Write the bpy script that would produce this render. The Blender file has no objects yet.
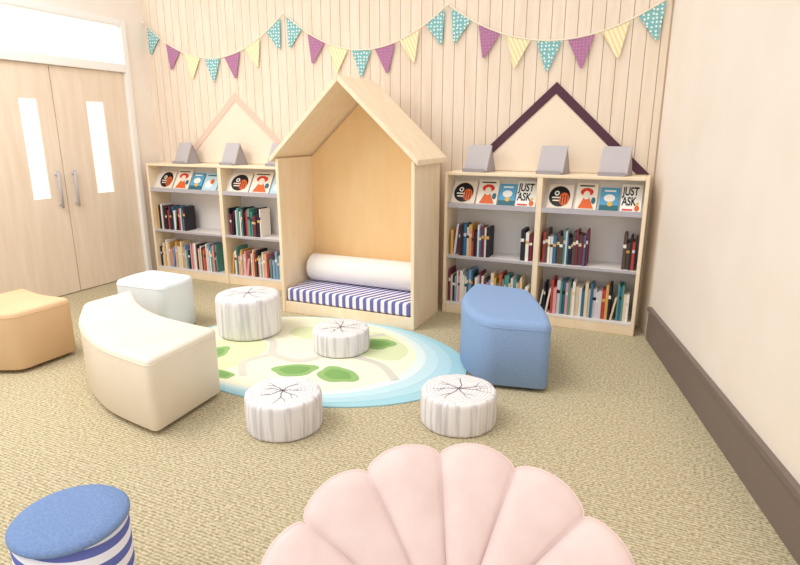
import bpy, math, random
from mathutils import Vector, Matrix
from mathutils.geometry import delaunay_2d_cdt
random.seed(11)
S = bpy.context.scene
C = S.collection

# ------------------------------------------------------------------ helpers
def lin(c):
    c = c.lstrip('#')
    out = []
    for i in (0, 2, 4):
        v = int(c[i:i+2], 16) / 255
        out.append(v/12.92 if v <= .04045 else ((v+.055)/1.055)**2.4)
    return (*out, 1)

def newmat(name, col, rough=.7, spec=.3):
    m = bpy.data.materials.new(name); m.use_nodes = True
    b = m.node_tree.nodes['Principled BSDF']
    b.inputs['Base Color'].default_value = lin(col)
    b.inputs['Roughness'].default_value = rough
    b.inputs['Specular IOR Level'].default_value = spec
    return m

def nodes(m):
    return m.node_tree.nodes, m.node_tree.links, m.node_tree.nodes['Principled BSDF']

def noisemat(name, c1, c2, scale=(8, 8, 8), nscale=5, detail=4, rough=.8, bump=0, lo=.35, hi=.65, spec=.2, bdist=.01):
    m = newmat(name, c1, rough, spec)
    N, L, b = nodes(m)
    tc = N.new('ShaderNodeTexCoord'); mp = N.new('ShaderNodeMapping')
    mp.inputs['Scale'].default_value = scale
    no = N.new('ShaderNodeTexNoise'); no.inputs['Scale'].default_value = nscale
    no.inputs['Detail'].default_value = detail
    cr = N.new('ShaderNodeValToRGB')
    cr.color_ramp.elements[0].position = lo; cr.color_ramp.elements[0].color = lin(c1)
    cr.color_ramp.elements[1].position = hi; cr.color_ramp.elements[1].color = lin(c2)
    L.new(tc.outputs['Object'], mp.inputs['Vector']); L.new(mp.outputs[0], no.inputs['Vector'])
    L.new(no.outputs['Fac'], cr.inputs[0]); L.new(cr.outputs[0], b.inputs['Base Color'])
    if bump:
        bp = N.new('ShaderNodeBump'); bp.inputs['Strength'].default_value = bump
        bp.inputs['Distance'].default_value = bdist
        L.new(no.outputs['Fac'], bp.inputs['Height']); L.new(bp.outputs[0], b.inputs['Normal'])
    return m

def stripemat(name, c1, c2, axis, period, duty=.5, offset=0, vec=None, rough=.85):
    m = newmat(name, c1, rough, .15)
    N, L, b = nodes(m)
    tc = N.new('ShaderNodeTexCoord')
    dot = N.new('ShaderNodeVectorMath'); dot.operation = 'DOT_PRODUCT'
    v = {'X': (1, 0, 0), 'Y': (0, 1, 0), 'Z': (0, 0, 1)}.get(axis, vec)
    dot.inputs[1].default_value = v
    mu = N.new('ShaderNodeMath'); mu.operation = 'MULTIPLY_ADD'
    mu.inputs[1].default_value = 1/period; mu.inputs[2].default_value = 100+offset
    fr = N.new('ShaderNodeMath'); fr.operation = 'FRACT'
    gt = N.new('ShaderNodeMath'); gt.operation = 'GREATER_THAN'; gt.inputs[1].default_value = duty
    mx = N.new('ShaderNodeMix'); mx.data_type = 'RGBA'
    mx.inputs[6].default_value = lin(c1); mx.inputs[7].default_value = lin(c2)
    L.new(tc.outputs['Object'], dot.inputs[0]); L.new(dot.outputs['Value'], mu.inputs[0])
    L.new(mu.outputs[0], fr.inputs[0]); L.new(fr.outputs[0], gt.inputs[0])
    L.new(gt.outputs[0], mx.inputs[0]); L.new(mx.outputs[2], b.inputs['Base Color'])
    return m

def dotmat(name, c1, c2, scale, thr):
    m = newmat(name, c1, .85, .1)
    N, L, b = nodes(m)
    tc = N.new('ShaderNodeTexCoord'); sp = N.new('ShaderNodeSeparateXYZ'); cb = N.new('ShaderNodeCombineXYZ')
    L.new(tc.outputs['Object'], sp.inputs[0]); L.new(sp.outputs[0], cb.inputs[0]); L.new(sp.outputs[2], cb.inputs[1])
    vo = N.new('ShaderNodeTexVoronoi'); vo.voronoi_dimensions = '2D'
    vo.inputs['Scale'].default_value = scale; vo.inputs['Randomness'].default_value = .35
    lt = N.new('ShaderNodeMath'); lt.operation = 'LESS_THAN'; lt.inputs[1].default_value = thr
    mx = N.new('ShaderNodeMix'); mx.data_type = 'RGBA'
    mx.inputs[6].default_value = lin(c1); mx.inputs[7].default_value = lin(c2)
    L.new(cb.outputs[0], vo.inputs['Vector']); L.new(vo.outputs['Distance'], lt.inputs[0])
    L.new(lt.outputs[0], mx.inputs[0]); L.new(mx.outputs[2], b.inputs['Base Color'])
    return m

class MB:
    def __init__(s): s.v = []; s.f = []; s.m = []; s.sm = []
    def add(s, vs, fs, m=0, smooth=False):
        o = len(s.v); s.v += [tuple(p) for p in vs]
        for f in fs:
            s.f.append([i+o for i in f]); s.m.append(m); s.sm.append(smooth)
    def box(s, x0, x1, y0, y1, z0, z1, m=0):
        vs = [(x, y, z) for z in (z0, z1) for x, y in ((x0, y0), (x1, y0), (x1, y1), (x0, y1))]
        s.add(vs, [(3, 2, 1, 0), (4, 5, 6, 7), (0, 1, 5, 4), (1, 2, 6, 5), (2, 3, 7, 6), (3, 0, 4, 7)], m)
    def obox(s, o, X, Y, Z, m=0):
        o, X, Y, Z = map(Vector, (o, X, Y, Z))
        vs = [o+a+c for c in (Z*0, Z) for a in (X*0, X, X+Y, Y)]
        s.add(vs, [(3, 2, 1, 0), (4, 5, 6, 7), (0, 1, 5, 4), (1, 2, 6, 5), (2, 3, 7, 6), (3, 0, 4, 7)], m)
    def prism(s, pts, off, m=0, smooth=False, capm=None):
        n = len(pts); off = Vector(off)
        vs = [Vector(p) for p in pts] + [Vector(p)+off for p in pts]
        s.add(vs, [tuple(range(n))[::-1], tuple(range(n, 2*n))], m if capm is None else capm)
        o = len(s.v)-2*n
        for i in range(n):
            j = (i+1) % n
            s.f.append([o+i, o+j, o+n+j, o+n+i]); s.m.append(m); s.sm.append(smooth)
    def cyl(s, c, r, h, m=0, n=24, axis='Z'):
        c = Vector(c)
        pts = []
        for i in range(n):
            a = 2*math.pi*i/n
            p = (math.cos(a)*r, math.sin(a)*r)
            pts.append(c+Vector((p[0], p[1], 0)) if axis == 'Z' else c+Vector((0, p[0], p[1])) if axis == 'X' else c+Vector((p[1], 0, p[0])))
        s.prism(pts, (0, 0, h) if axis == 'Z' else (h, 0, 0) if axis == 'X' else (0, h, 0), m, True)
    def build(s, name, mats, parent=None, loc=(0, 0, 0), rotz=0, bevel=0, seg=3, angle=35, fix=True):
        me = bpy.data.meshes.new(name); me.from_pydata(s.v, [], s.f); 
        for m in mats: me.materials.append(m)
        for p, mi, sm in zip(me.polygons, s.m, s.sm): p.material_index = mi; p.use_smooth = sm
        if fix:
            import bmesh
            b = bmesh.new(); b.from_mesh(me); bmesh.ops.recalc_face_normals(b, faces=b.faces); b.to_mesh(me); b.free()
        o = bpy.data.objects.new(name, me); C.objects.link(o)
        o.location = loc; o.rotation_euler = (0, 0, rotz)
        if parent: o.parent = parent
        if bevel:
            md = o.modifiers.new('bevel', 'BEVEL'); md.width = bevel; md.segments = seg
            md.limit_method = 'ANGLE'; md.angle_limit = math.radians(angle)
            for p in me.polygons: p.use_smooth = True
            wn = o.modifiers.new('wn', 'WEIGHTED_NORMAL'); wn.keep_sharp = False
        return o

def empty(name, loc=(0, 0, 0), rotz=0):
    e = bpy.data.objects.new(name, None); C.objects.link(e); e.location = loc; e.rotation_euler = (0, 0, rotz)
    e.empty_display_size = .1
    return e

def catmull(pts, n=8):
    out = []
    P = [pts[0]]+list(pts)+[pts[-1]]
    for i in range(1, len(P)-2):
        p0, p1, p2, p3 = [Vector(P[k]) for k in (i-1, i, i+1, i+2)]
        for j in range(n):
            t = j/n
            out.append(.5*((2*p1)+(-p0+p2)*t+(2*p0-5*p1+4*p2-p3)*t*t+(-p0+3*p1-3*p2+p3)*t**3))
    out.append(Vector(pts[-1]))
    return out

# ------------------------------------------------------------------ materials
M_wall = noisemat('wall_panelling', '#ead8c4', '#f0e1d0', (3, 3, .4), 6, 4, .7)
M_gap = newmat('wall_groove', '#d2bba3')
M_paint = noisemat('wall_paint', '#f2e7dc', '#f5ece3', (1, 1, 1), 2, 2, .8)
M_base = newmat('skirting_dark', '#7c6e67', .5)
M_wood = noisemat('birch_wood', '#f2dcbc', '#f6e5ca', (2, 2, .5), 6, 5, .5, spec=.3)
M_woodn = noisemat('nook_inner', '#f5cf9a', '#f7d5a4', (2, 2, .5), 5, 4, .6)
M_door = noisemat('door_wood', '#e8d5c0', '#efdfcd', (3, 3, .3), 6, 5, .5)
M_white = newmat('white_paint', '#f4f1ee', .5)
M_shelfw = newmat('shelf_white', '#e9e4e2', .5)
M_grey = newmat('grey_metal', '#b9b6bf', .4, .5)
M_dark = newmat('dark_foot', '#3a3436', .5)
M_glow = newmat('daylight_glass', '#f4f6f8', .1, .5)
M_glow.node_tree.nodes['Principled BSDF'].inputs['Emission Color'].default_value = (1, 1, 1, 1)
M_glow.node_tree.nodes['Principled BSDF'].inputs['Emission Strength'].default_value = .4

# carpet
M_carpet = newmat('carpet', '#b3a68a', .95, .05)
N, L, b = nodes(M_carpet)
tc = N.new('ShaderNodeTexCoord')
n1 = N.new('ShaderNodeTexNoise'); n1.inputs['Scale'].default_value = 70; n1.inputs['Detail'].default_value = 3
wv = N.new('ShaderNodeTexWave'); wv.inputs['Scale'].default_value = 20; wv.inputs['Distortion'].default_value = 3
wv.inputs['Detail'].default_value = 2; wv.inputs['Detail Scale'].default_value = 5; wv.bands_direction = 'Y'
ad = N.new('ShaderNodeMath'); ad.operation = 'MULTIPLY_ADD'; ad.inputs[1].default_value = .25
cr = N.new('ShaderNodeValToRGB')
cr.color_ramp.elements[0].position = .40; cr.color_ramp.elements[0].color = lin('#978b6c')
cr.color_ramp.elements[1].position = .82; cr.color_ramp.elements[1].color = lin('#d4c9ac')
for a in (n1, wv): L.new(tc.outputs['Object'], a.inputs['Vector'])
L.new(wv.outputs['Fac'], ad.inputs[0]); L.new(n1.outputs['Fac'], ad.inputs[2]); L.new(ad.outputs[0], cr.inputs[0])
L.new(cr.outputs[0], b.inputs['Base Color'])
bp = N.new('ShaderNodeBump'); bp.inputs['Strength'].default_value = .5; bp.inputs['Distance'].default_value = .006
L.new(ad.outputs[0], bp.inputs['Height']); L.new(bp.outputs[0], b.inputs['Normal'])

# ------------------------------------------------------------------ room shell
YB = 4.93
mb = MB(); mb.box(-5.6, 1.9, -1.2, 5.1, -.1, 0); mb.build('floor', [M_carpet])
mb = MB(); mb.box(-5.3, .12, YB+.012, YB+.16, 0, 3.0, 1)
x = -5.2
while x < -.06:
    x1 = min(x+.0955, -.05)
    mb.box(x, x1, YB, YB+.012, 0, 3.0, 0); x += .1
mb.build('wall_back', [M_wall, M_gap])

# left wall with double door opening
XL = -5.2
mb = MB()
mb.box(XL-.15, XL, 4.66, YB, 0, 3.0); mb.box(XL-.15, XL, -1.2, 2.9, 0, 3.0); mb.box(XL-.15, XL, 2.9, 4.66, 2.66, 3.0)
mb.build('wall_left', [M_paint])
mb = MB()
mb.box(XL-.12, XL+.03, 4.60, 4.66, 0, 2.66); mb.box(XL-.12, XL+.03, 2.9, 2.96, 0, 2.66)
mb.box(XL-.12, XL+.03, 2.96, 4.60, 2.60, 2.66); mb.box(XL-.12, XL+.03, 2.96, 4.60, 2.15, 2.23)
mb.build('trim_1', [M_white], bevel=.004, seg=1)
def leaf(name, y0, y1, wy0, wy1):
    e = empty(name, (XL-.06, y0, 0))
    W = y1-y0; a, b_ = wy0-y0, wy1-y0
    m = MB(); t = .045
    m.box(0, t, 0, a, .01, 2.145); m.box(0, t, b_, W, .01, 2.145)
    m.box(0, t, a, b_, .01, .95); m.box(0, t, a, b_, 1.85, 2.145)
    m.build('door_leaf', [M_door], e)
    m = MB(); m.box(.015, .03, a, b_, .95, 1.85); m.build('vision_glass', [M_glow], e)
    yy = W-.08 if a > W/2 else .08
    m = MB(); m.cyl((t+.04, yy, .85), .012, .35, 0, 12)
    for z in (.88, 1.16): m.cyl((t, yy, z), .008, .045, 0, 10, 'X')
    m.build('pull_handle', [M_grey], e)
leaf('door_1', 3.785, 4.598, 4.12, 4.32)
leaf('door_2', 2.965, 3.775, 3.45, 3.62)
mb = MB(); mb.box(XL-.04, XL-.02, 2.96, 4.60, 2.23, 2.60); mb.build('window_1', [M_glow])
mb = MB(); mb.box(XL, XL+.012, -1.2, 2.89, 0, .12); mb.build('baseboard_left', [M_base])

# right wall: angled
RW = math.radians(-76.07)
def rw(name, boxes, mats, **k):
    m = MB()
    for bx in boxes: m.box(*bx)
    return m.build(name, mats, loc=(-.04, 4.95, 0), rotz=RW, **k)
rw('wall_right', [(-.02, 6.3, 0, .15, 0, 3.0)], [M_paint])
rw('baseboard_right', [(.34, 6.3, -.018, 0, 0, .23, 0), (.34, 6.3, -.03, 0, .23, .26, 0)], [M_base])

# ------------------------------------------------------------------ bookshelves
SF, SB = 4.62, 4.925
ZL = (.10, .52, .955); HT = 1.23
def shelf(x0, x1):
    e = empty('bookshelf', (0, 0, 0))
    xm = (x0+x1)/2; t = .028
    m = MB()
    m.box(x0, x0+t, SF, SB, 0, HT); m.box(x1-t, x1, SF, SB, 0, HT); m.box(xm-t/2-.008, xm+t/2+.008, SF, SB-.02, 0, HT-.025)
    m.box(x0+t, x1-t, SF, SB, HT-.025, HT)
    m.box(x0+t, xm-t/2-.008, SF+.01, SF+.03, 0, .082); m.box(xm+t/2+.008, x1-t, SF+.01, SF+.03, 0, .082)
    m.build('frame', [M_wood], e, bevel=.003, seg=1)
    m = MB()
    m.box(x0+t, x1-t, SB-.02, SB-.005, .05, HT-.03)
    for a, b_ in ((x0+t, xm-t/2-.008), (xm+t/2+.008, x1-t)):
        for z in (ZL[0], ZL[1], ZL[2]): m.box(a, b_, SF+.008, SB-.02, z-.018, z, 0)
        m.box(a, b_, SF+.002, SF+.012, ZL[2]-.02, ZL[2]+.02, 1)
        m.box(a, b_, SF+.002, SF+.008, ZL[1]-.02, ZL[1], 1)
        m.obox((a, SF+.05, ZL[2]), (b_-a, 0, 0), (0, .012, 0), (0, .15, .235), 0)
    m.build('shelf_boards', [M_shelfw, M_grey], e)
    return e
LX0, LX1 = -5.06, -3.08
RX0, RX1 = -1.655, -.065
shelf(LX0, LX1); shelf(RX0, RX1)

BC = ['#2b2a33', '#f1ece6', '#b9483f', '#3d6f8e', '#e6d3b4', '#7b2f48', '#e3a0a4', '#5d968e', '#d8d4dc', '#d9a95e', '#5b4a43', '#88a7cf']
MBK = [newmat('book_%d' % i, c, .6) for i, c in enumerate(BC)]
def row(m, x0, x1, z, h0, h1, pal):
    x = x0
    while x < x1-.012:
        w = random.uniform(.010, .027); h = random.uniform(h0, h1); d = random.uniform(.14, .19)
        if x+w > x1: break
        y = SF+.035+random.uniform(0, .02)
        c = random.choice(pal)
        if random.random() < .05:
            m.obox((x, y, z+.001), (w, 0, 0), (0, d, 0), (.03, 0, h*.95), c); x += .03
        else:
            m.box(x, x+w, y, y+d, z+.001, z+h, c)
            if random.random() < .6: m.box(x, x+w, y-.0008, y, z+h*.62, z+h*.72, random.choice((1, 4, 8, 0, 9)))
        x += w+.0012
for (x0, x1, left) in ((LX0, LX1, True), (RX0, RX1, False)):
    xm = (x0+x1)/2
    bays = ((x0+.04, xm-.035), (xm+.035, x1-.04))
    m = MB()
    dark = [0, 0, 0, 8, 10, 5, 3, 2, 9, 1, 7]; allc = list(range(12))+[1, 6, 4, 8, 11, 2, 1, 9, 7]
    for i, (a, b_) in enumerate(bays):
        W = b_-a
        row(m, a+.01, a+W*(.5 if not left else .46), ZL[1], .21, .29, dark)
        if not left: row(m, b_-W*.14, b_, ZL[1], .2, .28, dark)
        row(m, a, b_-(.01 if not left else .1), ZL[0], .19, .30, allc)
    m.build('row_of_books', MBK)

# face-out picture books on sloping display
CV = ['#efe4d6', '#1d1a20', '#e0662c', '#f6efe2', '#d8402f', '#5aa9d6', '#f8f7f3', '#e9b64a', '#2d6b7a', '#2b2a33', '#bcd9e6', '#7fae62']
MCV = [newmat('cover_%d' % i, c, .45) for i, c in enumerate(CV)]
UPV = Vector((0, .15, .235)).normalized(); NV = Vector((0, -UPV.z, UPV.y))
XV = Vector((1, 0, 0))
def disc(m, o, cx, cy, rx, ry, c, lift=.002, n=20, a0=0, a1=2*math.pi):
    pts = [o+XV*(cx+rx*math.cos(a0+(a1-a0)*i/n))+UPV*(cy+ry*math.sin(a0+(a1-a0)*i/n))+NV*lift for i in range(n)]
    m.add(pts, [tuple(range(n))], c)
def rect(m, o, x, y, w, h, c, lift=.002):
    m.add([o+XV*x+UPV*y+NV*lift, o+XV*(x+w)+UPV*y+NV*lift, o+XV*(x+w)+UPV*(y+h)+NV*lift, o+XV*x+UPV*(y+h)+NV*lift], [(0, 1, 2, 3)], c)
def cover(m, e, x, w, h, kind):
    o = Vector((x, SF+.034, ZL[2]+.012))
    bg = {'owl': 0, 'red': 3, 'blue': 5, 'ask': 6, 'yel': 7, 'pale': 10}[kind]
    m.obox(o-NV*.012, XV*w, UPV*h, NV*.012, bg)
    if kind == 'owl':
        disc(m, o, w*.47, h*.5, w*.42, h*.42, 1); disc(m, o, w*.66, h*.40, w*.2, h*.26, 2, .0035)
        disc(m, o, w*.36, h*.62, w*.1, h*.10, 6, .0035); disc(m, o, w*.36, h*.62, w*.05, h*.05, 1, .005)
        rect(m, o, w*.18, h*.42, w*.34, h*.05, 3, .0035); rect(m, o, w*.22, h*.3, w*.28, h*.05, 3, .0035)
        for k in range(3): rect(m, o, w*(.55+.1*k), h*.2, w*.03, h*.35, 1, .005)
    if kind == 'red':
        disc(m, o, w*.5, h*.66, w*.30, h*.15, 4); disc(m, o, w*.5, h*.54, w*.16, h*.16, 0, .0035)
        m.add([o+XV*w*.15+UPV*h*.06+NV*.003, o+XV*w*.88+UPV*h*.06+NV*.003, o+XV*w*.6+UPV*h*.5+NV*.003, o+XV*w*.4+UPV*h*.5+NV*.003], [(0, 1, 2, 3)], 2)
        disc(m, o, w*.84, h*.35, w*.1, h*.12, 8, .004); rect(m, o, w*.12, h*.86, w*.7, h*.05, 9)
    if kind == 'blue':
        rect(m, o, 0, 0, w, h*.25, 8, .0015); disc(m, o, w*.5, h*.55, w*.3, h*.16, 6); rect(m, o, w*.2, h*.82, w*.6, h*.07, 6)
        disc(m, o, w*.55, h*.3, w*.15, h*.1, 7, .003)
    if kind == 'pale':
        disc(m, o, w*.4, h*.35, w*.25, h*.2, 6); disc(m, o, w*.6, h*.5, w*.14, h*.14, 2, .003); rect(m, o, w*.15, h*.8, w*.6, h*.06, 8)
    if kind == 'ask':
        R = Matrix((XV, UPV, NV)).transposed().to_4x4()
        for i, tx in enumerate(('JUST', 'ASK')):
            cu = bpy.data.curves.new('title', 'FONT'); cu.body = tx; cu.size = h*.42; cu.align_x = 'LEFT'; cu.extrude = .0006; cu.offset = .0018
            cu.materials.append(MCV[1])
            ob = bpy.data.objects.new('cover_title', cu); C.objects.link(ob)
            ob.matrix_world = Matrix.Translation(o+XV*(w*.06)+UPV*(h*(.60-.36*i))+NV*.002) @ R @ Matrix.Diagonal((.85*w/(h*.95), 1, 1, 1))
            ob.parent = e
        rect(m, o, w*.1, h*.05, w*.5, h*.06, 4); disc(m, o, w*.8, h*.14, w*.12, h*.1, 2); disc(m, o, w*.8, h*.3, w*.07, h*.06, 7)
def display(x0, x1, left):
    e = empty('picture_book_display')
    m = MB(); xm = (x0+x1)/2
    for a, b_ in ((x0+.04, xm-.03), (xm+.03, x1-.04)):
        W = b_-a
        if left:
            if a < -4.5: items = ((.06, .22, 'owl'), (.30, .22, 'red'), (.54, .17, 'blue'), (.73, .2, 'pale'))
            else: items = ((.04, .27, 'owl'), (.33, .25, 'red'), (.6, .2, 'pale'))
        elif a < -1: items = ((.01, .28, 'owl'), (.31, .24, 'red'), (.565, .19, 'blue'), (.765, .225, 'ask'))
        else: items = ((.03, .27, 'owl'), (.33, .22, 'red'), (.58, .19, 'blue'), (.79, .205, 'ask'))
        for f, w, k in items: cover(m, e, a+f*W, w*W, {'owl': .215, 'red': .235, 'blue': .2, 'ask': .235, 'yel': .22, 'pale': .21}[k], k)
    m.build('picture_books', MCV, e, fix=False)
display(LX0, LX1, True); display(RX0, RX1, False)

# book stands on top of shelves
M_st = newmat('stand_grey', '#9f9aa0', .5); M_st2 = newmat('stand_card', '#bcb6ba', .6)
for x in (-4.62, -3.99, -3.42, -1.40, -.79, -.32):
    m = MB(); w = .205
    m.prism([(-w/2, -.07, 0), (-w/2, .10, 0), (-w/2, .02, .20)], (.01, 0, 0), 0)
    m.prism([(w/2-.01, -.07, 0), (w/2-.01, .10, 0), (w/2-.01, .02, .20)], (.01, 0, 0), 0)
    m.obox((-w/2-.004, -.075, .012), (w+.008, 0, 0), (0, .012, -.004), (0, .085, .205), 1)
    m.box(-w/2, w/2, -.095, -.06, 0, .012, 0)
    m.box(-w/2, w/2, -.1, -.094, 0, .028, 0)
    m.obox((-w/2, .10, 0), (w, 0, 0), (0, -.008, 0), (0, -.08, .20), 0)
    m.build('book_stand', [M_st, M_st2], loc=(x, SF+.14, HT+.0005), rotz=math.radians(-12))

# gable outlines on the wall behind the shelves
def gable(xc, hw, z0, z1, t, col, inner):
    m = MB(); y = YB-.014
    k = t*math.hypot(hw, z1-z0)/hw
    m.prism([(xc-hw, y, z0), (xc, y, z1), (xc, y, z1-k), (xc-hw+k*hw/(z1-z0), y, z0)], (0, .0135, 0), 0)
    m.prism([(xc+hw, y, z0), (xc, y, z1), (xc, y, z1-k), (xc+hw-k*hw/(z1-z0), y, z0)], (0, .0135, 0), 0)
    m.prism([(xc-hw+k*hw/(z1-z0), y+.006, z0), (xc, y+.006, z1-k), (xc+hw-k*hw/(z1-z0), y+.006, z0)], (0, .007, 0), 1)
    m.build('gable_panel', [col, inner])
M_gin = newmat('gable_inner', '#f3e3d0', .7)
gable(-4.05, .80, 1.235, 1.94, .06, newmat('gable_pink', '#e6c9b8', .7), M_gin)
gable(-.83, .75, 1.235, 1.94, .065, newmat('gable_plum', '#553444', .6), M_gin)

# ------------------------------------------------------------------ house nook
e = empty('reading_nook_house')
NX0, NX1, NF, NB = -2.96, -1.69, 4.05, 4.60
XC = (NX0+NX1)/2; ZE = 1.34; ZA = 1.93; t = .03
m = MB()
m.box(NX0, NX0+t, NF, NB, 0, ZE); m.box(NX1-t, NX1, NF, NB, 0, ZE)
m.box(NX0+t, NX1-t, NF+.01, NB-.03, .05, .08); m.box(NX0+t, NX1-t, NF+.005, NF+.03, 0, .10)
m.build('side_panels', [M_wood], e, bevel=.003, seg=1)
m = MB()
m.prism([(NX0+t, NB-.02, 0), (NX1-t, NB-.02, 0), (NX1-t, NB-.02, ZE), (XC, NB-.02, ZA-.05), (NX0+t, NB-.02, ZE)], (0, .02, 0))
m.build('back_panel', [M_woodn], e)
m = MB(); ov = .035; sl = (ZA-ZE)/((NX1-NX0)/2); tk = .042
for sgn in (-1, 1):
    xe = XC+sgn*((NX1-NX0)/2+ov); ze = ZA-((NX1-NX0)/2+ov)*sl
    m.prism([(XC, NF-.03, ZA), (xe, NF-.03, ze), (xe, NF-.03, ze+tk), (XC, NF-.03, ZA+tk*1.15)], (0, NB-NF+.1, 0))
m.build('roof_panels', [M_wood], e, bevel=.003, seg=1)
M_str = stripemat('navy_stripe', '#f1eef2', '#6d71b4', 'V', .066, .5, 0, (1, -.45, 0))
m = MB(); m.box(NX0+t+.008, NX1-t-.008, NF+.02, NB-.025, .102, .215); m.build('striped_mattress', [M_str], bevel=.02, seg=4)
m = MB(); r = .125; n = 40; prof = [(0, 0), (0, r*.6), (.008, r*.9), (.03, r), (.5, r), (1.09, r), (1.112, r*.9), (1.12, r*.6), (1.12, 0)]
vs = []; fs = []
for (px, pr) in prof:
    for i in range(n):
        a = 2*math.pi*i/n; vs.append((px, pr*math.cos(a), pr*math.sin(a)))
for k in range(len(prof)-1):
    for i in range(n): fs.append((k*n+i, k*n+(i+1) % n, (k+1)*n+(i+1) % n, (k+1)*n+i))
m.add(vs, fs, 0, True); m.build('bolster_cushion', [newmat('white_linen', '#f6f4f3', .9)], loc=(NX0+.075, NB-.16, .2165+r))

# ------------------------------------------------------------------ bunting
e = empty('bunting')
M_teal = dotmat('teal_dots', '#82bcc0', '#eef4f0', 34, .26)
M_mag = dotmat('magenta_dots', '#b17aa0', '#c795b2', 40, .2)
M_yel = stripemat('yellow_stripe', '#efdf9f', '#f6f0d6', 'V', .035, .5, 0, (1, 0, .5))
swags = (((-5.19, 2.68), (-3.40, 2.64), .38), ((-3.40, 2.64), (-1.76, 2.58), .34), ((-1.76, 2.58), (-.06, 2.50), .29))
m = MB(); sp = []
def sw(s, u):
    (x0, z0), (x1, z1), d = s
    return x0+(x1-x0)*u, z0+(z1-z0)*u-4*d*u*(1-u)
for s in swags:
    for i in range(25): sp.append(sw(s, i/25))
    for i in range(7):
        u = (i+.5)/7
        x, z = sw(s, u); xa, za = sw(s, u-.02); xb, zb = sw(s, u+.02)
        an = math.atan2(zb-za, xb-xa)*.85
        T = Vector((math.cos(an), 0, math.sin(an))); D = Vector((math.sin(an)*.6, 0, -1)).normalized()
        w, h = .20, .225; y = YB-.02
        o = Vector((x, y, z))
        pts = [o-T*w/2, o+T*w/2, o+T*w*.05+D*h, o-T*w*.05+D*h]
        m.prism(pts, (0, .003, 0), (0, 1, 2)[i % 3])
m.build('flags', [M_teal, M_mag, M_yel], e)
cu = bpy.data.curves.new('string', 'CURVE'); cu.dimensions = '3D'; cu.bevel_depth = .006
spn = cu.splines.new('POLY'); sp.append(sw(swags[-1], 1)); spn.points.add(len(sp)-1)
for p, (x, z) in zip(spn.points, sp): p.co = (x, YB-.02, z, 1)
cu.materials.append(newmat('string_cream', '#efe6d2')); ob = bpy.data.objects.new('string', cu); C.objects.link(ob); ob.parent = e
m = MB()
for (x, z) in (swags[0][0], swags[1][0], swags[2][0], swags[2][1]): m.cyl((x, YB-.028, z), .009, .028, 0, 12, 'Y')
m.build('wall_hooks', [M_white], e)

# ------------------------------------------------------------------ rug
RC = Vector((-2.15, 3.30)); RRX, RRY = 1.12, .78
m = MB()
def ell(cx, cy, rx, ry, z, th, c, n=72, rot=0, wob=0, ph=0):
    pts = []
    for i in range(n):
        a = 2*math.pi*i/n; q = 1+wob*math.sin(3*a+ph)+wob*.5*math.sin(5*a+2*ph)
        x, y = rx*q*math.cos(a), ry*q*math.sin(a)
        pts.append((cx+x*math.cos(rot)-y*math.sin(rot), cy+x*math.sin(rot)+y*math.cos(rot), z))
    m.prism(pts, (0, 0, th), c)
RUG = ['#a4d0dc', '#c3e0e8', '#dcebea', '#eeedd6', '#93b977', '#d9e2b8', '#d2d0c6', '#7fa964', '#b5d8e3']
th = .001
ell(RC.x, RC.y, RRX, RRY, .0, .008, 0)
ell(RC.x-.05, RC.y+.005, RRX-.06, RRY-.022, .008, th, 8)
ell(RC.x-.09, RC.y+.01, RRX-.12, RRY-.04, .009, th, 1)
ell(RC.x-.13, RC.y+.015, RRX-.175, RRY-.06, .010, th, 2)
ell(RC.x-.16, RC.y+.02, RRX-.22, RRY-.08, .011, th, 3)
def path(pts, w, z, c):
    P = catmull([(*p, 0) for p in pts], 10); Lf = []; Rt = []
    for i, p in enumerate(P):
        d = (P[min(i+1, len(P)-1)]-P[max(i-1, 0)]).normalized(); nn = Vector((-d.y, d.x, 0))
        Lf.append(p+nn*w/2); Rt.append(p-nn*w/2)
    for i in range(len(P)-1):
        q = [Lf[i], Rt[i], Rt[i+1], Lf[i+1]]
        m.add([(v.x, v.y, z) for v in q], [(0, 1, 2, 3)], c)
ell(-2.72, 3.05, .24, .32, .012, th, 5, rot=.3, wob=.06)
ell(-2.3, 3.66, .30, .14, .012, th, 5, rot=.1, wob=.06, ph=1)
ell(-1.85, 3.6, .34, .22, .012, th, 5, rot=-.4, wob=.07, ph=2)
path([(-2.95, 3.35), (-2.6, 3.38), (-2.4, 3.15), (-2.15, 3.12), (-2.0, 3.32), (-1.65, 3.30), (-1.42, 3.1)], .055, .0135, 6)
path([(-2.4, 3.15), (-2.5, 2.95), (-2.35, 2.75)], .05, .0136, 6)
path([(-2.0, 3.32), (-2.05, 3.6), (-1.85, 3.85)], .05, .0137, 6)
for (x, y, rx, ry, r_) in ((-2.10, 2.97, .15, .10, .5), (-1.80, 3.02, .15, .11, -.2), (-1.80, 3.64, .12, .11, .3), (-2.8, 3.0, .09, .12, .2), (-2.5, 2.72, .1, .05, -.2)):
    ell(x, y, rx, ry, .013, th, 4, rot=r_, wob=.09, ph=x*3)
    ell(x, y, rx*.65, ry*.62, .014, th, 7, rot=r_, wob=.07, ph=x*3)
m.build('round_rug', [noisemat('rug_%d' % i, c, c, (1, 1, 1), 200, 1, .95) for i, c in enumerate(RUG)])

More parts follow.
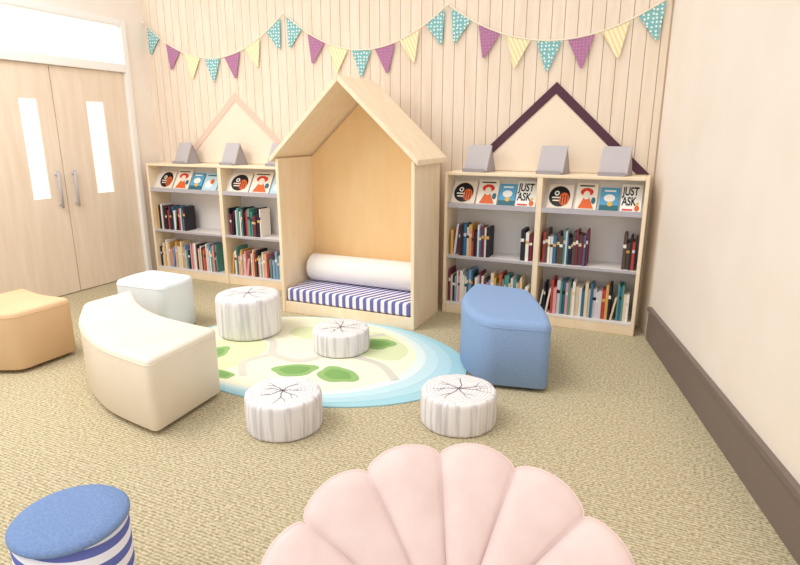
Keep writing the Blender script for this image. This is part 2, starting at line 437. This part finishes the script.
# ------------------------------------------------------------------ tree-stump poufs
M_bark = noisemat('stump_fabric', '#cdcacf', '#ebe8ea', (22, 22, 1.2), 1.6, 5, .85, bump=.3, lo=.38, hi=.54, bdist=.006)
M_top = newmat('stump_top', '#e8e5e6', .85)
N, L, b = nodes(M_top)
tc = N.new('ShaderNodeTexCoord'); wv = N.new('ShaderNodeTexWave'); wv.wave_type = 'RINGS'; wv.rings_direction = 'Z'
wv.inputs['Scale'].default_value = 16; wv.inputs['Distortion'].default_value = 2.5; wv.inputs['Detail Scale'].default_value = 3
cr = N.new('ShaderNodeValToRGB'); cr.color_ramp.elements[0].color = lin('#cbc7cb'); cr.color_ramp.elements[0].position = .0
cr.color_ramp.elements[1].color = lin('#ebe8e9'); cr.color_ramp.elements[1].position = .4
L.new(tc.outputs['Object'], wv.inputs['Vector']); L.new(wv.outputs['Fac'], cr.inputs[0]); L.new(cr.outputs[0], b.inputs['Base Color'])
M_crk = newmat('stump_crack', '#7f7983', .9)
def stump(x, y, z0, r, h, seed):
    rnd = random.Random(seed); n = 96
    ph = [rnd.uniform(0, 6.28) for _ in range(4)]
    prof = [(0, .0), (.93, .0), (.985, .03), (1.0, .10), (1.005, .5), (1.0, .86), (.985, .94), (.95, .985), (.88, 1.0), (.5, 1.004), (0, 1.005)]
    vs = []; fs = []
    for pr, pz in prof:
        for i in range(n):
            a = 2*math.pi*i/n
            g = 1+.007*math.sin(7*a+ph[0])+.005*math.sin(17*a+ph[1])+.004*math.sin(31*a+ph[2]+3*pz)
            vs.append((r*pr*g*math.cos(a), r*pr*g*math.sin(a), h*pz))
    m = MB()
    for k in range(len(prof)-1):
        ff = [(k*n+i, k*n+(i+1) % n, (k+1)*n+(i+1) % n, (k+1)*n+i) for i in range(n)]
        for f in ff: fs.append((f, 1 if k >= 8 else 0))
    m.v = vs
    for f, c in fs: m.f.append(list(f)); m.m.append(c); m.sm.append(True)
    zt = h*1.005+.0012
    def crack(x0, y0, a, ln, w):
        p = [(x0, y0)]; cx, cy = x0, y0
        st = 4
        for k in range(st):
            aa = a+rnd.uniform(-.35, .35); cx += ln/st*math.cos(aa); cy += ln/st*math.sin(aa); p.append((cx, cy))
        for k in range(st):
            (ax, ay), (bx, by) = p[k], p[k+1]
            if math.hypot(bx, by) > r*.9: break
            wa, wb = w*(1-k/st*.8), w*(1-(k+1)/st*.8); nx, ny = -(by-ay), (bx-ax); l = math.hypot(nx, ny); nx /= l; ny /= l
            m.add([(ax+nx*wa/2, ay+ny*wa/2, zt), (ax-nx*wa/2, ay-ny*wa/2, zt), (bx-nx*wb/2, by-ny*wb/2, zt), (bx+nx*wb/2, by+ny*wb/2, zt)], [(0, 1, 2, 3)], 2)
            if k == 1 and ln > r*.5: crack(bx, by, a+rnd.choice((-.6, .6)), ln*.5, w*.6)
    a = rnd.uniform(0, 1)
    for k in range(7):
        crack(0, 0, a+k*2*math.pi/7+rnd.uniform(-.2, .2), r*rnd.uniform(.6, .9), .0075)
    m.build('tree_stump_pouf', [M_bark, M_top, M_crk], loc=(x, y, z0))
stump(-2.86, 3.47, .0155, .248, .315, 1)
stump(-2.01, 3.44, .0155, .205, .165, 2)
stump(-1.74, 2.345, .0005, .206, .20, 3)
stump(-.89, 2.78, .0005, .208, .19, 4)

# ------------------------------------------------------------------ upholstered modules
def trim(cv, r):
    def cut(c):
        acc = 0
        for i in range(len(c)-1):
            l = (c[i+1]-c[i]).length
            if acc+l > r:
                return [c[i].lerp(c[i+1], (r-acc)/l)]+c[i+1:]
            acc += l
        return c[-2:]
    a = cut(list(cv)); a = cut(a[::-1])[::-1]
    out = [a[0]]
    for p in a[1:]:
        if (p-out[-1]).length > .012: out.append(p)
    return out
def module(name, edge_a, edge_b, h, mat, gap=.025, bev=.03, rad=.06, nn=8):
    A = catmull([(*p, 0) for p in edge_a], nn); B = catmull([(*p, 0) for p in edge_b], nn)
    sides = [A, [A[-1], B[-1]], B[::-1], [B[0], A[0]]]
    tr = []
    for s_ in sides:
        if len(s_) == 2: s_ = [s_[0].lerp(s_[1], k/6) for k in range(7)]
        tr.append(trim(s_, rad))
    poly = []
    for i in range(4):
        poly += tr[i]
        p0, p1, p2 = tr[i][-1], sides[i][-1], tr[(i+1) % 4][0]
        for j in range(1, 8):
            t = j/8; poly.append(p0*(1-t)**2+p1*2*t*(1-t)+p2*t*t)
    cx = sum(p.x for p in poly)/len(poly); cy = sum(p.y for p in poly)/len(poly)
    e = empty(name, (cx, cy, 0))
    m = MB(); K = len(poly)
    P = [Vector((p.x-cx, p.y-cy, 0)) for p in poly]
    area = sum(P[i].x*P[(i+1) % K].y-P[(i+1) % K].x*P[i].y for i in range(K))
    if area < 0: P = P[::-1]
    nrm = []
    for i in range(K):
        d = (P[(i+1) % K]-P[i-1]).normalized(); nrm.append(Vector((d.y, -d.x, 0)))
    rings = [(gap, .008), (gap+.008, 0), (h-bev, 0)]
    for j in range(1, 7):
        a = math.pi/2*j/6; rings.append((h-bev+bev*math.sin(a), bev*(1-math.cos(a))))
    vs = []
    for z, ins in rings:
        for i in range(K): q = P[i]-nrm[i]*ins; vs.append((q.x, q.y, z))
    fs = []
    for k in range(len(rings)-1):
        for i in range(K): fs.append((k*K+i, k*K+(i+1) % K, (k+1)*K+(i+1) % K, (k+1)*K+i))
    m.add(vs, fs, 0, True)
    for ring, zc, flip in ((0, gap, True), (len(rings)-1, h, False)):
        base = ring*K
        v2 = [Vector((vs[base+i][0], vs[base+i][1])) for i in range(K)]
        r_ = delaunay_2d_cdt(v2, [], [list(range(K))], 1, 1e-6)
        m.add([(p.x, p.y, zc) for p in r_[0]], [tuple(f)[::-1] if flip else tuple(f) for f in r_[2]], 0)
    m.build('upholstered_body', [mat], e, fix=False)
    m = MB()
    for p, q2 in ((A[0], B[0]), (A[-1], B[-1]), (B[0], A[0]), (B[-1], A[-1])):
        q = p.lerp(q2, .2); q = Vector((q.x-cx, q.y-cy, 0)); q = q*(1-.09/max(q.length, .2))
        m.cyl((q.x, q.y, 0), .02, gap+.004, 0, 14)
    m.build('feet', [M_dark], e)
    cu = bpy.data.curves.new('piping', 'CURVE'); cu.dimensions = '3D'; cu.bevel_depth = .003
    s = cu.splines.new('POLY'); s.points.add(K-1); s.use_cyclic_u = True
    for sp_, p in zip(s.points, P): sp_.co = (p.x, p.y, h-bev-.002, 1)
    cu.materials.append(mat); o = bpy.data.objects.new('piping', cu); C.objects.link(o); o.parent = e
M_blue = noisemat('blue_fabric', '#829fcb', '#93add4', (1, 1, 1), 160, 2, .9, bump=.15, bdist=.002)
M_tan = noisemat('cream_vinyl', '#ecdfcd', '#efe4d4', (1, 1, 1), 3, 2, .45, spec=.4)
M_tan2 = noisemat('tan_vinyl', '#e0bd96', '#e4c49e', (1, 1, 1), 3, 2, .5)
M_lblue = noisemat('pale_white_vinyl', '#e4ebf2', '#e9eff5', (1, 1, 1), 3, 2, .5)
module('curved_seat', [(-.87, 3.24), (-1.05, 3.41), (-1.18, 3.70), (-1.21, 4.10)],
       [(-.49, 3.31), (-.56, 3.55), (-.67, 3.82), (-.79, 4.07)], .45, M_blue, bev=.045, rad=.07)
module('curved_bench', [(-2.27, 1.95), (-2.72, 2.03), (-3.15, 2.24), (-3.5, 2.54)],
       [(-2.30, 2.5), (-2.78, 2.55), (-3.16, 2.70), (-3.48, 2.93)], .43, M_tan, rad=.05)
module('curved_bench', [(-3.72, 2.2), (-3.98, 2.1), (-4.3, 2.12)], [(-3.72, 2.62), (-4.0, 2.6), (-4.3, 2.66)], .42, M_tan2, rad=.06)
module('curved_seat', [(-3.37, 3.1), (-3.36, 3.3), (-3.40, 3.48)], [(-3.86, 3.08), (-3.9, 3.3), (-3.88, 3.5)], .42, M_lblue, rad=.07)

# striped drum ottoman
e = empty('striped_drum_ottoman', (-1.52, .96, 0))
RO = .158
M_str2 = stripemat('blue_ring_stripe', '#ecebf2', '#666fb2', 'V', .064, .5, .15, (.25, .1, 1))
m = MB(); m.cyl((0, 0, .02), RO, .39, 0, 72); m.cyl((0, 0, 0), RO*.8, .02, 1, 40)
m.build('striped_body', [M_str2, M_dark], e)
M_btop = noisemat('denim_top', '#728dbd', '#819ac6', (1, 1, 1), 160, 2, .9, bump=.1, bdist=.002)
m = MB(); n = 72; prof = [(RO, 0), (RO+.006, .008), (RO+.006, .016), (RO-.004, .026), (RO*.7, .032), (.0, .034)]; vs = []; fs = []
for pr, pz in prof:
    for i in range(n): vs.append((pr*math.cos(2*math.pi*i/n), pr*math.sin(2*math.pi*i/n), .41+pz))
for k in range(len(prof)-1):
    for i in range(n): fs.append((k*n+i, k*n+(i+1) % n, (k+1)*n+(i+1) % n, (k+1)*n+i))
m.add(vs, fs, 0, True); m.build('denim_lid', [M_btop], e)

# ------------------------------------------------------------------ shell chair
M_pink = noisemat('pink_velvet', '#e2cac6', '#e7d1cd', (1, 1, 1), 14, 3, .85, spec=.15)
H = Vector((-.336, 1.035, .365))
rv = Vector((.9128, .4083, 0)); hv = Vector((-.4083, .9128, 0))
uv = (hv*.67+Vector((0, 0, .742))).normalized(); nv = rv.cross(uv).normalized()
e = empty('shell_chair', (H.x, H.y, 0))
spc = math.radians(24); ph0 = math.radians(1)
K = 8; sub = 20; nr = 24; R0 = .49
a0 = ph0-spc*4
vs = []; fs = []; na = K*sub+1
for side in (1, -1):
    for i in range(na):
        phi = a0+spc*i/sub
        u_ = (i % sub)/sub if i < na-1 else 1.0
        lb = max(0, math.sin(math.pi*u_))
        cdist = abs(phi-ph0)/math.radians(96)
        R = R0*(.925+.075*lb**.6)*(1-.03*min(1, cdist)**2)
        for j in range(nr+1):
            q = j/nr; q = 1-(1-q)**1.5
            sh = .82+.18*u_
            hgt = (max(0, 1-q**7))**.5*(.022+.042*lb**.42*(.3+.7*q**.8)*sh)
            if side < 0: hgt *= -.7
            ed = min(1, min(i, na-1-i)/7); hgt *= (1-(1-ed)**2)**.5
            bend = .16*q*q*math.sin(phi-ph0)
            ph = phi+bend*.35
            p = rv*(-math.sin(ph)*R*q)+uv*(math.cos(ph)*R*q)+nv*(hgt+.09*(q*math.sin(phi-ph0))**2)
            vs.append(p+Vector((0, 0, H.z)))
n1 = na*(nr+1)
for s_ in (0, 1):
    for i in range(na-1):
        for j in range(nr):
            a = s_*n1+i*(nr+1)+j; q = (a, a+1, a+nr+2, a+nr+1)
            fs.append(q if s_ == 0 else q[::-1])
m = MB(); m.add(vs, fs, 0, True); o = m.build('shell_backrest', [M_pink], e, fix=False)
w = o.modifiers.new('weld', 'WELD'); w.merge_threshold = .0005
cu = bpy.data.curves.new('rim_piping', 'CURVE'); cu.dimensions = '3D'; cu.bevel_depth = .005
s = cu.splines.new('POLY'); s.points.add(na-1)
for i in range(na):
    v = vs[i*(nr+1)+nr]; s.points[i].co = (v.x, v.y, v.z, 1)
cu.materials.append(M_pink); o = bpy.data.objects.new('rim_piping', cu); C.objects.link(o); o.parent = e
def superell(c, rx, ry, rz, name, mat, p=2.6):
    m = MB(); nu, nv_ = 48, 24; vs = []; fs = []
    sg = lambda v, k: math.copysign(abs(v)**k, v)
    for j in range(nv_+1):
        t_ = -math.pi/2+math.pi*j/nv_
        for i in range(nu):
            a = 2*math.pi*i/nu
            l = rv*(rx*sg(math.cos(t_), 2/p)*math.cos(a))+hv*(ry*sg(math.cos(t_), 2/p)*math.sin(a))+Vector((0, 0, rz*sg(math.sin(t_), 2/p)))
            vs.append(Vector(c)+l)
    for j in range(nv_):
        for i in range(nu): fs.append((j*nu+i, j*nu+(i+1) % nu, (j+1)*nu+(i+1) % nu, (j+1)*nu+i))
    m.add(vs, fs, 0, True); return m.build(name, [mat], e)
sc = -hv*.20
superell((sc.x, sc.y, .28), .34, .30, .10, 'seat_cushion', M_pink)
superell((sc.x, sc.y, .12), .28, .25, .10, 'seat_base', M_pink, 4)
m = MB()
for dx, dy in ((-.18, -.14), (.18, -.14), (-.18, .14), (.18, .14)):
    q = sc+rv*dx+hv*dy; m.cyl((q.x, q.y, 0), .02, .05, 0, 14)
m.build('legs', [newmat('brass', '#c9a56a', .3)], e)

# ------------------------------------------------------------------ light
w = bpy.data.worlds.new('world'); S.world = w; w.use_nodes = True
bg = w.node_tree.nodes['Background']; bg.inputs[0].default_value = (1, .982, .955, 1); bg.inputs[1].default_value = 1.1
sl = bpy.data.lights.new('sun', 'SUN'); sl.energy = 1.0; sl.angle = math.radians(25); sl.color = (1, .95, .88)
so = bpy.data.objects.new('sun', sl); C.objects.link(so)
so.rotation_euler = Vector((.42, .45, -1.0)).to_track_quat('-Z', 'Y').to_euler()
al = bpy.data.lights.new('left_fill_light', 'AREA'); al.energy = 50; al.shape = 'RECTANGLE'; al.size = 1.4; al.size_y = 1.4; al.color = (1, .96, .90)  # added fill lamp above the frame, no fixture; brightens left floor and bench
ao = bpy.data.objects.new('left_fill_light', al); C.objects.link(ao); ao.location = (-4.0, 1.9, 3.0)
ao.rotation_euler = Vector((-.10, .2, -1)).to_track_quat('-Z', 'Y').to_euler()

S.view_settings.view_transform = 'Standard'
# ------------------------------------------------------------------ camera
cd = bpy.data.cameras.new('camera'); co = bpy.data.objects.new('camera', cd); C.objects.link(co)
cd.sensor_width = 36; cd.lens = 574/800*36; cd.clip_start = .05
co.location = (0, 0, 1.55)
co.rotation_euler = (math.radians(90-14.65), 0, math.radians(24.1))
S.camera = co
